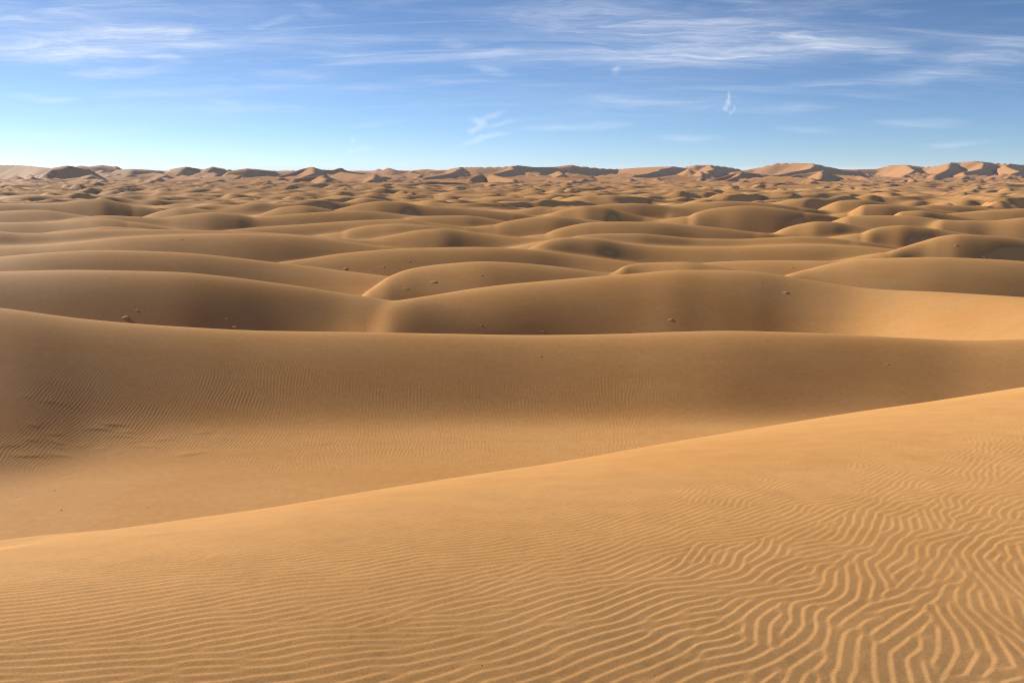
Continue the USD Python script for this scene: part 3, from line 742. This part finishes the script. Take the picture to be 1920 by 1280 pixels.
NEAR_LABEL = 'rippled foreground dune of warm sand whose smooth brow rises to the right'
DUNE_LABELS = [
 'broad dune facing the foreground across the hollow, finely rippled at its foot', 'long dune on the left with a deep brown face behind the broad dune',
 'large dune right of centre with a dark middle and a bright nose on its left', 'low long dune on the left, second behind the broad dune',
 'pale dome in the middle whose left nose curves down into the hollow', 'small bright hump right of centre just behind the large dune',
 'orange lit dome at the right edge behind the large dune', 'faint low rise left of the orange dome',
 'long dark-faced dune in the middle behind the pale dome', 'long dune right of the middle with a dark hump on its left end',
 'dark rounded dune at the right edge above the orange dome', 'wide brown dune on the left with a level crest',
 'two-humped dune in the middle behind the long dark-faced dune', 'small pale hump left of centre beside the two-humped dune',
 'dark double hump left of centre in the third rank', 'low drawn-out swell left of centre in front of the dark double hump',
 'small dark hump in the middle right of the low swell', 'rounded pale hump left of centre behind the dark double hump',
 'wide hump left of the middle with a dark right shoulder', 'very dark flat dune at the far left edge below the horizon',
 'pale low rise at the left edge in front of the very dark dune', 'smooth hump right of the left edge, lit on its left side',
 'winding crest on the left with a dark hollow in its middle', 'pale level swell at the left edge in the third rank',
 'low dark lens of sand near the left edge', 'long level crest at the left edge with a deep dark hollow below',
 'round hump in the middle of the third rank', 'broad pale dune right of the middle, third rank',
 'long swell right of the middle that darkens to its right', 'pale round hump right of the middle, fourth rank',
 'dark flat hump right of the middle, near the top of the field', 'broad hump right of the dark flat hump with a bright left edge',
 'dark lens-shaped dune in front of the broad hump on the right', 'small double hump right of centre above the long swell',
 'broad orange dune on the right, third rank', 'dark pointed hump left of the dark rounded dune at the right edge',
 'broad slope at the right edge rising out of the frame', 'small round hump with a bright nose, right of the middle of the right half',
 'low hump on the right behind the broad orange dune', 'pale hump on the right just below the far rows',
 'dark hollow-faced dune on the right in the fourth rank', 'smooth slope at the right edge in the fourth rank']
HIGH_LABELS = [
 'high flat-topped dune on the right horizon with a lit concave face', 'shaded shoulder falling right of the flat-topped dune', 'dark-faced peak in front of the flat-topped dune',
 'spur running left from the dark-faced peak', 'lit crescent dune in front of the flat-topped dune', 'low peaks on the horizon left of the flat-topped dune',
 'spur falling from the low peaks left of the flat-topped dune', 'small lit ridge in front of those low peaks', 'first long ridge right of the flat-topped dune',
 'second long ridge right of the flat-topped dune', 'highest ridge on the right horizon', 'ridge with a bright hook right of the highest ridge', 'last ridge running out of the right edge',
 'small knife-edged dune at the foot of the right-hand ridges', 'bright pointed dune on the horizon left of centre', 'shaded hills right of the bright pointed dune',
 'dark hill left of the bright pointed dune', 'purple far hill on the left horizon', 'broad tan dune on the horizon at the left edge', 'dark crest right of the broad tan dune',
 'small peak on the left horizon', 'second small peak on the left horizon', 'curved ridge below and right of the bright pointed dune', 'small dark-sided dune below the bright pointed dune',
 'long chain of hills on the middle horizon', 'spur falling left from the middle chain', 'spur at the left end of the middle chain', 'hills on the horizon right of the middle chain',
 'spur in front of the hills right of the middle', 'dark arched dune before the middle chain', 'lit ridge before the right end of the middle chain', 'faint far hills left of the middle', 'faint low hills on the left horizon']
for k in np.unique(labels):
    q = Q[labels == k]
    if k == -1:
        o = sheet('dune_field', q, P, N)
        tag(o, 'rolling field of countless low sand dunes and hollows up to the horizon', 'dunes', kind='structure')
    elif k >= 100:
        tag(sheet('high_dune', q, P, N), HIGH_LABELS[k - 100], 'dune', kind='structure')
    else:
        tag(sheet('sand_dune', q, P, N), NEAR_LABEL if k == 0 else DUNE_LABELS[k - 1], 'dune', kind='structure')

# the land to the sides and behind the camera, sharing the sheet's edge
th0 = math.atan(A_COLS[-1])
thetas = np.concatenate([[th0], np.linspace(th0 + .03, 2 * np.pi - th0 - .03, 44), [2 * np.pi - th0]])
scale = math.hypot(1, A_COLS[-1])
sx, sy = np.sin(thetas)[None] * Y_ROWS[:, None] * scale, np.cos(thetas)[None] * Y_ROWS[:, None] * scale
sz, _ = terrain(sx, sy, False)
w = np.clip(np.minimum(thetas - th0, 2 * np.pi - th0 - thetas) / .35, 0, 1)[None]
edge_r, edge_l = ZZ[:, -1:], ZZ[:, :1]
sz = sz * w + (1 - w) * np.where(thetas[None] < np.pi, edge_r, edge_l)
SPt = np.stack([sx, sy, sz + EYE], -1)
SN = np.cross(np.gradient(SPt, axis=1), np.gradient(SPt, axis=0))
SN /= np.linalg.norm(SN, axis=-1, keepdims=True)
SPt[:, 0], SPt[:, -1] = PP[:, -1], PP[:, 0]
nt = len(thetas)
i = np.arange(n_r - 1)[:, None] * nt
c = np.arange(nt - 1)[None]
sq = np.stack([i + c, i + c + 1, i + nt + c + 1, i + nt + c], -1).reshape(-1, 4)
o = sheet('desert_ground', sq, SPt.reshape(-1, 3), SN.reshape(-1, 3))
tag(o, 'sand dunes going on to both sides and behind the foreground', 'ground', kind='structure')
# the little disc under the camera
ring = np.concatenate([PP[0], SPt[0, 1:-1].astype(np.float32)])
ctr = ring.mean(0)
ctr[2] = EYE - 1.62
pts = np.vstack([ring, ctr])
k = np.arange(len(ring))
tri = np.stack([k, np.roll(k, -1), np.full(len(ring), len(ring))], 1)[:, [1, 0, 2]]
o = sheet('sand_patch', tri, pts, np.tile([[0, 0, 1.0]], (len(pts), 1)))
tag(o, 'patch of sand underfoot in front of the lowest ripples', 'ground', kind='structure')

# ------------------------------------------------------------------ small things on the sand
STEM = usdkit.material(stage, '/World/Looks/dry_stem', {'o': ('geometry', {}), 'n': ('noise_texture', {'scale': 14.0, 'detail': 3.0}),
                       'r': ('rgb_ramp', {'ramp': [(.3, (.035, .024, .015)), (.7, (.11, .075, .04))]}), 'p': ('principled_bsdf', {'roughness': .8, 'specular_ior_level': .2})},
                       [('o.position', 'n.vector'), ('n.fac', 'r.fac'), ('r.color', 'p.base_color')], surface='p.BSDF')
STONE = usdkit.material(stage, '/World/Looks/dark_stone', {'o': ('geometry', {}), 'n': ('noise_texture', {'scale': 60.0, 'detail': 4.0}),
                        'r': ('rgb_ramp', {'ramp': [(.3, (.09, .055, .033)), (.7, (.19, .12, .07))]}), 'p': ('principled_bsdf', {'roughness': .85})},
                        [('o.position', 'n.vector'), ('n.fac', 'r.fac'), ('r.color', 'p.base_color')], surface='p.BSDF')
FULL = (A_COLS, Y_ROWS, ZZ)


def ground(x, y):
    a = x / y
    j = np.interp(a, A_COLS, np.arange(n_c))
    i = np.interp(y, Y_ROWS, np.arange(n_r))
    return map_coordinates(ZZ, [i, j], order=1, mode='nearest') + EYE


# (column, row, width in photo pixels, height against width, dry stems or not, label)
HUMMOCKS = [
 (236,594,20,.50,1,'largest sand hummock low on the deep brown face of the left dune'), (257,581,11,.42,0,'sand hummock just above and right of the largest one on the left dune'),
 (425,597,10,.40,1,'hummock alone to the right on the deep brown face, above a sand spur'), (441,612,15,.60,0,'steep little sand spur at the foot of the deep brown face'),
 (209,520,8,.35,1,'small hummock just under the crest of the deep brown dune'), (340,448,12,.4,0,'hummock below the level crest of the wide brown dune on the left'), (438,467,7,.4,0,'small hummock low on the wide brown dune'), (168,482,10,.25,0,'flat hummock under the crest of the low long dune on the left'), (608,544,8,.4,0,'hummock at the right end of the deep brown dune, near its foot'), (474,483,8,.3,0,'hummock on the saddle where the left crests meet'),
 (648,503,16,.42,1,'dark hummock at the left foot of the long dark-faced dune'), (719,500,10,.4,0,'hummock in the middle of the dark hollow left of the pale dome'), (768,490,9,.45,0,'topmost hummock on the long dark-faced dune'), (701,508,5,.7,0,'thin upright lump of sand by the nose of the pale dome'),
 (814,528,22,.34,0,'bright wide hummock on the left flank of the pale dome'), (903,516,12,.36,0,'hummock under the crest of the pale dome'), (762,541,26,.12,0,'low wrinkle of sand at the foot of the pale dome'),
 (902,609,12,.34,1,'hummock on the lit left part of the large dune, near its foot'), (1018,621,10,.42,1,'dark tuft and mound just over the crest of the broad dune'), (1258,599,16,.42,1,'pointed hummock in the dark middle of the large dune'), (1474,548,20,.3,0,'long hummock on the right shoulder of the large dune'), (1428,530,9,.35,0,'hummock close under the crest of the large dune'),
 (1113,481,12,.3,1,'left one of two hummocks on the dark hump right of the middle'), (1148,485,16,.2,0,'flatter right one of two hummocks on the dark hump right of the middle'), (1516,610,6,.4,1,'tiny dark tuft in the brown hollow of the large dune'), (1667,628,10,.4,1,'tuft by the crest line at the right foot of the large dune'),
 (1846,481,9,.6,1,'upright hummock at the foot of the dark rounded dune'), (1882,483,14,.36,1,'double mound right of the upright hummock under the dark rounded dune'), (1793,460,18,.18,0,'flat hummock high on the dark rounded dune'),
 (1484,501,22,.16,0,'flat dark wrinkle left of the orange dome'), (1722,480,9,.25,0,'small hummock on the saddle behind the orange dome'), (668,447,9,.4,1,'pair of dark specks of brush left of the two-humped dune, right one'), (653,449,6,.35,1,'pair of dark specks of brush left of the two-humped dune, left one'),
 (1014,667,14,.28,1,'dark tuft alone on the upper face of the broad dune'), (1664,683,15,.2,0,'low mound on the right upper face of the broad dune'), ]
hits = 0
for i, (u_, v_, wpx, hr, stems, text) in enumerate(HUMMOCKS):
    p = locate(u_, v_ + .15 * wpx * hr, COLS)
    if p is None:
        print('no ground for', text)
        continue
    hits += 1
    r = np.random.default_rng(500 + i)
    R = .4 * wpx / FPX * p[1]
    H = .21 * hr * 2 * R
    z0 = float(ground(np.array([p[0]]), np.array([p[1]]))[0])
    x = UsdGeom.Xform.Define(stage, '/World/' + numbered('sand_hummock'))
    x.AddTranslateOp().Set(Gf.Vec3d(float(p[0]), float(p[1]), z0))
    tag(x.GetPrim(), text, 'sand hummock', group='hummocks of sand on the dunes')
    path = x.GetPath().pathString
    nr_, na_ = 9, 26
    rr = np.linspace(0, 1, nr_)[1:]
    aa = np.arange(na_) * 2 * np.pi / na_
    lx = np.concatenate([[0], (rr[:, None] * np.cos(aa)).ravel()])
    ly = np.concatenate([[0], (rr[:, None] * np.sin(aa)).ravel()])
    rad = np.hypot(lx, ly)
    wob = meshkit.noise(np.stack([lx * 2.2, ly * 2.2, 0 * lx + i * 3.7], -1), 2)
    # gentle on the windward left, steep on the right
    sx_ = lx - .22 * (1 - rad)
    q_ = np.where(sx_ < .0, np.abs(sx_) * 1.25, sx_ * 2.5) ** 2 + (ly * 1.9) ** 2
    bump = np.exp(-1.6 * q_) * (.75 + .5 * wob) * (1 - rad ** 4)
    gx, gy = lx * R * 1.35, ly * R * 1.2
    lz = ground(p[0] + gx, p[1] + gy) - z0 + H * bump - .03 * H * rad ** 2 - .012 * rad
    f = [[0, 1 + k_, 1 + (k_ + 1) % na_] for k_ in range(na_)]
    for a_ in range(nr_ - 2):
        for k_ in range(na_):
            b_, c_ = 1 + a_ * na_ + k_, 1 + a_ * na_ + (k_ + 1) % na_
            f += [[b_, b_ + na_, c_ + na_], [b_, c_ + na_, c_]]
    usdkit.mesh(stage, path + '/sand_mound', (np.stack([gx, gy, lz], 1), np.array(f)), SAND, smooth=True)
    if stems:
        vv, ff = [], []
        for k_ in range(26):
            bx, by = R * r.normal(.16, .15), R * r.normal(-.12, .15)
            bz = float(ground(np.array([p[0] + bx]), np.array([p[1] + by]))[0]) - z0 + .35 * H
            th, ln, wd = r.uniform(0, 2 * np.pi), H * r.uniform(.3, .75), R * .035
            top = np.array([bx + .55 * ln * math.cos(th), by + .55 * ln * math.sin(th), bz + ln * .75])
            mid = np.array([bx + .18 * ln * math.cos(th), by + .18 * ln * math.sin(th), bz + ln * .5])
            n0 = len(vv)
            for k3 in range(3):
                t3 = k3 * 2.094
                vv.append([bx + wd * math.cos(t3), by + wd * math.sin(t3), bz - .45 * H])
            for k3 in range(3):
                t3 = k3 * 2.094
                vv.append(list(mid + .7 * wd * np.array([math.cos(t3), math.sin(t3), 0])))
            vv.append(list(top))
            for k3 in range(3):
                m3 = (k3 + 1) % 3
                ff += [[n0 + k3, n0 + m3, n0 + 3 + m3], [n0 + k3, n0 + 3 + m3, n0 + 3 + k3], [n0 + 3 + k3, n0 + 3 + m3, n0 + 6]]
        o = usdkit.mesh(stage, path + '/dry_stems', (np.array(vv), np.array(ff)), STEM).GetPrim()
        tag(o, kind='stuff')
print('hummocks', hits, 'of', len(HUMMOCKS))

import trimesh  # noqa: E402
STONES = [(115,956,5.0,'dark round stone alone on the pale flat of the hollow at the left'), (516,916,5.0,'dark stone near the middle of the hollow, just over the foreground brow'), (103,919,4.0,'small stone left in the hollow beside a sand ledge'),
          (276,951,4.0,'small stone right of the dark round one on the hollow flat'), (32,932,3.2,'tiny stone at the left edge of the hollow'), (969,1098,4.0,'small dark stone between ripples in the middle of the foreground'),
          (849,1152,6.5,'flat dark chip on the foreground ripples left of the middle'), (903,1246,9.0,'largest dark chip near the bottom of the foreground ripples'), (1157,1120,4.5,'small dark stone on the ripples right of the middle')]
for i, (u_, v_, wpx, text) in enumerate(STONES):
    p = locate(u_, v_, FULL)
    if p is None:
        print('no ground for', text)
        continue
    r = np.random.default_rng(900 + i)
    m = trimesh.creation.icosphere(3, 1.0)
    m.vertices *= (.75 + .5 * meshkit.fbm(m.vertices * 1.3 + 9 * i, 3, 2))[:, None]
    R = .19 * wpx / FPX * math.hypot(p[0], p[1])
    m.vertices *= np.array([R * 1.15, R * .8, R * (.9 if i < 5 else .5)])
    m.apply_transform(trimesh.transformations.rotation_matrix(r.uniform(0, 3), [0, 0, 1]))
    o = usdkit.mesh(stage, '/World/' + numbered('stone'), m, STONE, smooth=True)
    UsdGeom.Xformable(o).AddTranslateOp().Set(Gf.Vec3d(float(p[0]), float(p[1]), float(ground(np.array([p[0]]), np.array([p[1]]))[0]) + .15 * R))
    tag(o.GetPrim(), text, 'stone', group='stones lying on the sand')
print('lowest', float(ZZ.min()) + EYE, float(sz.min()) + EYE, 'highest', float(ZZ.max()) + EYE, float(sz.max()) + EYE)
print('rows', n_r, 'cols', n_c, 'tris', 2 * len(Q) + 2 * len(sq))
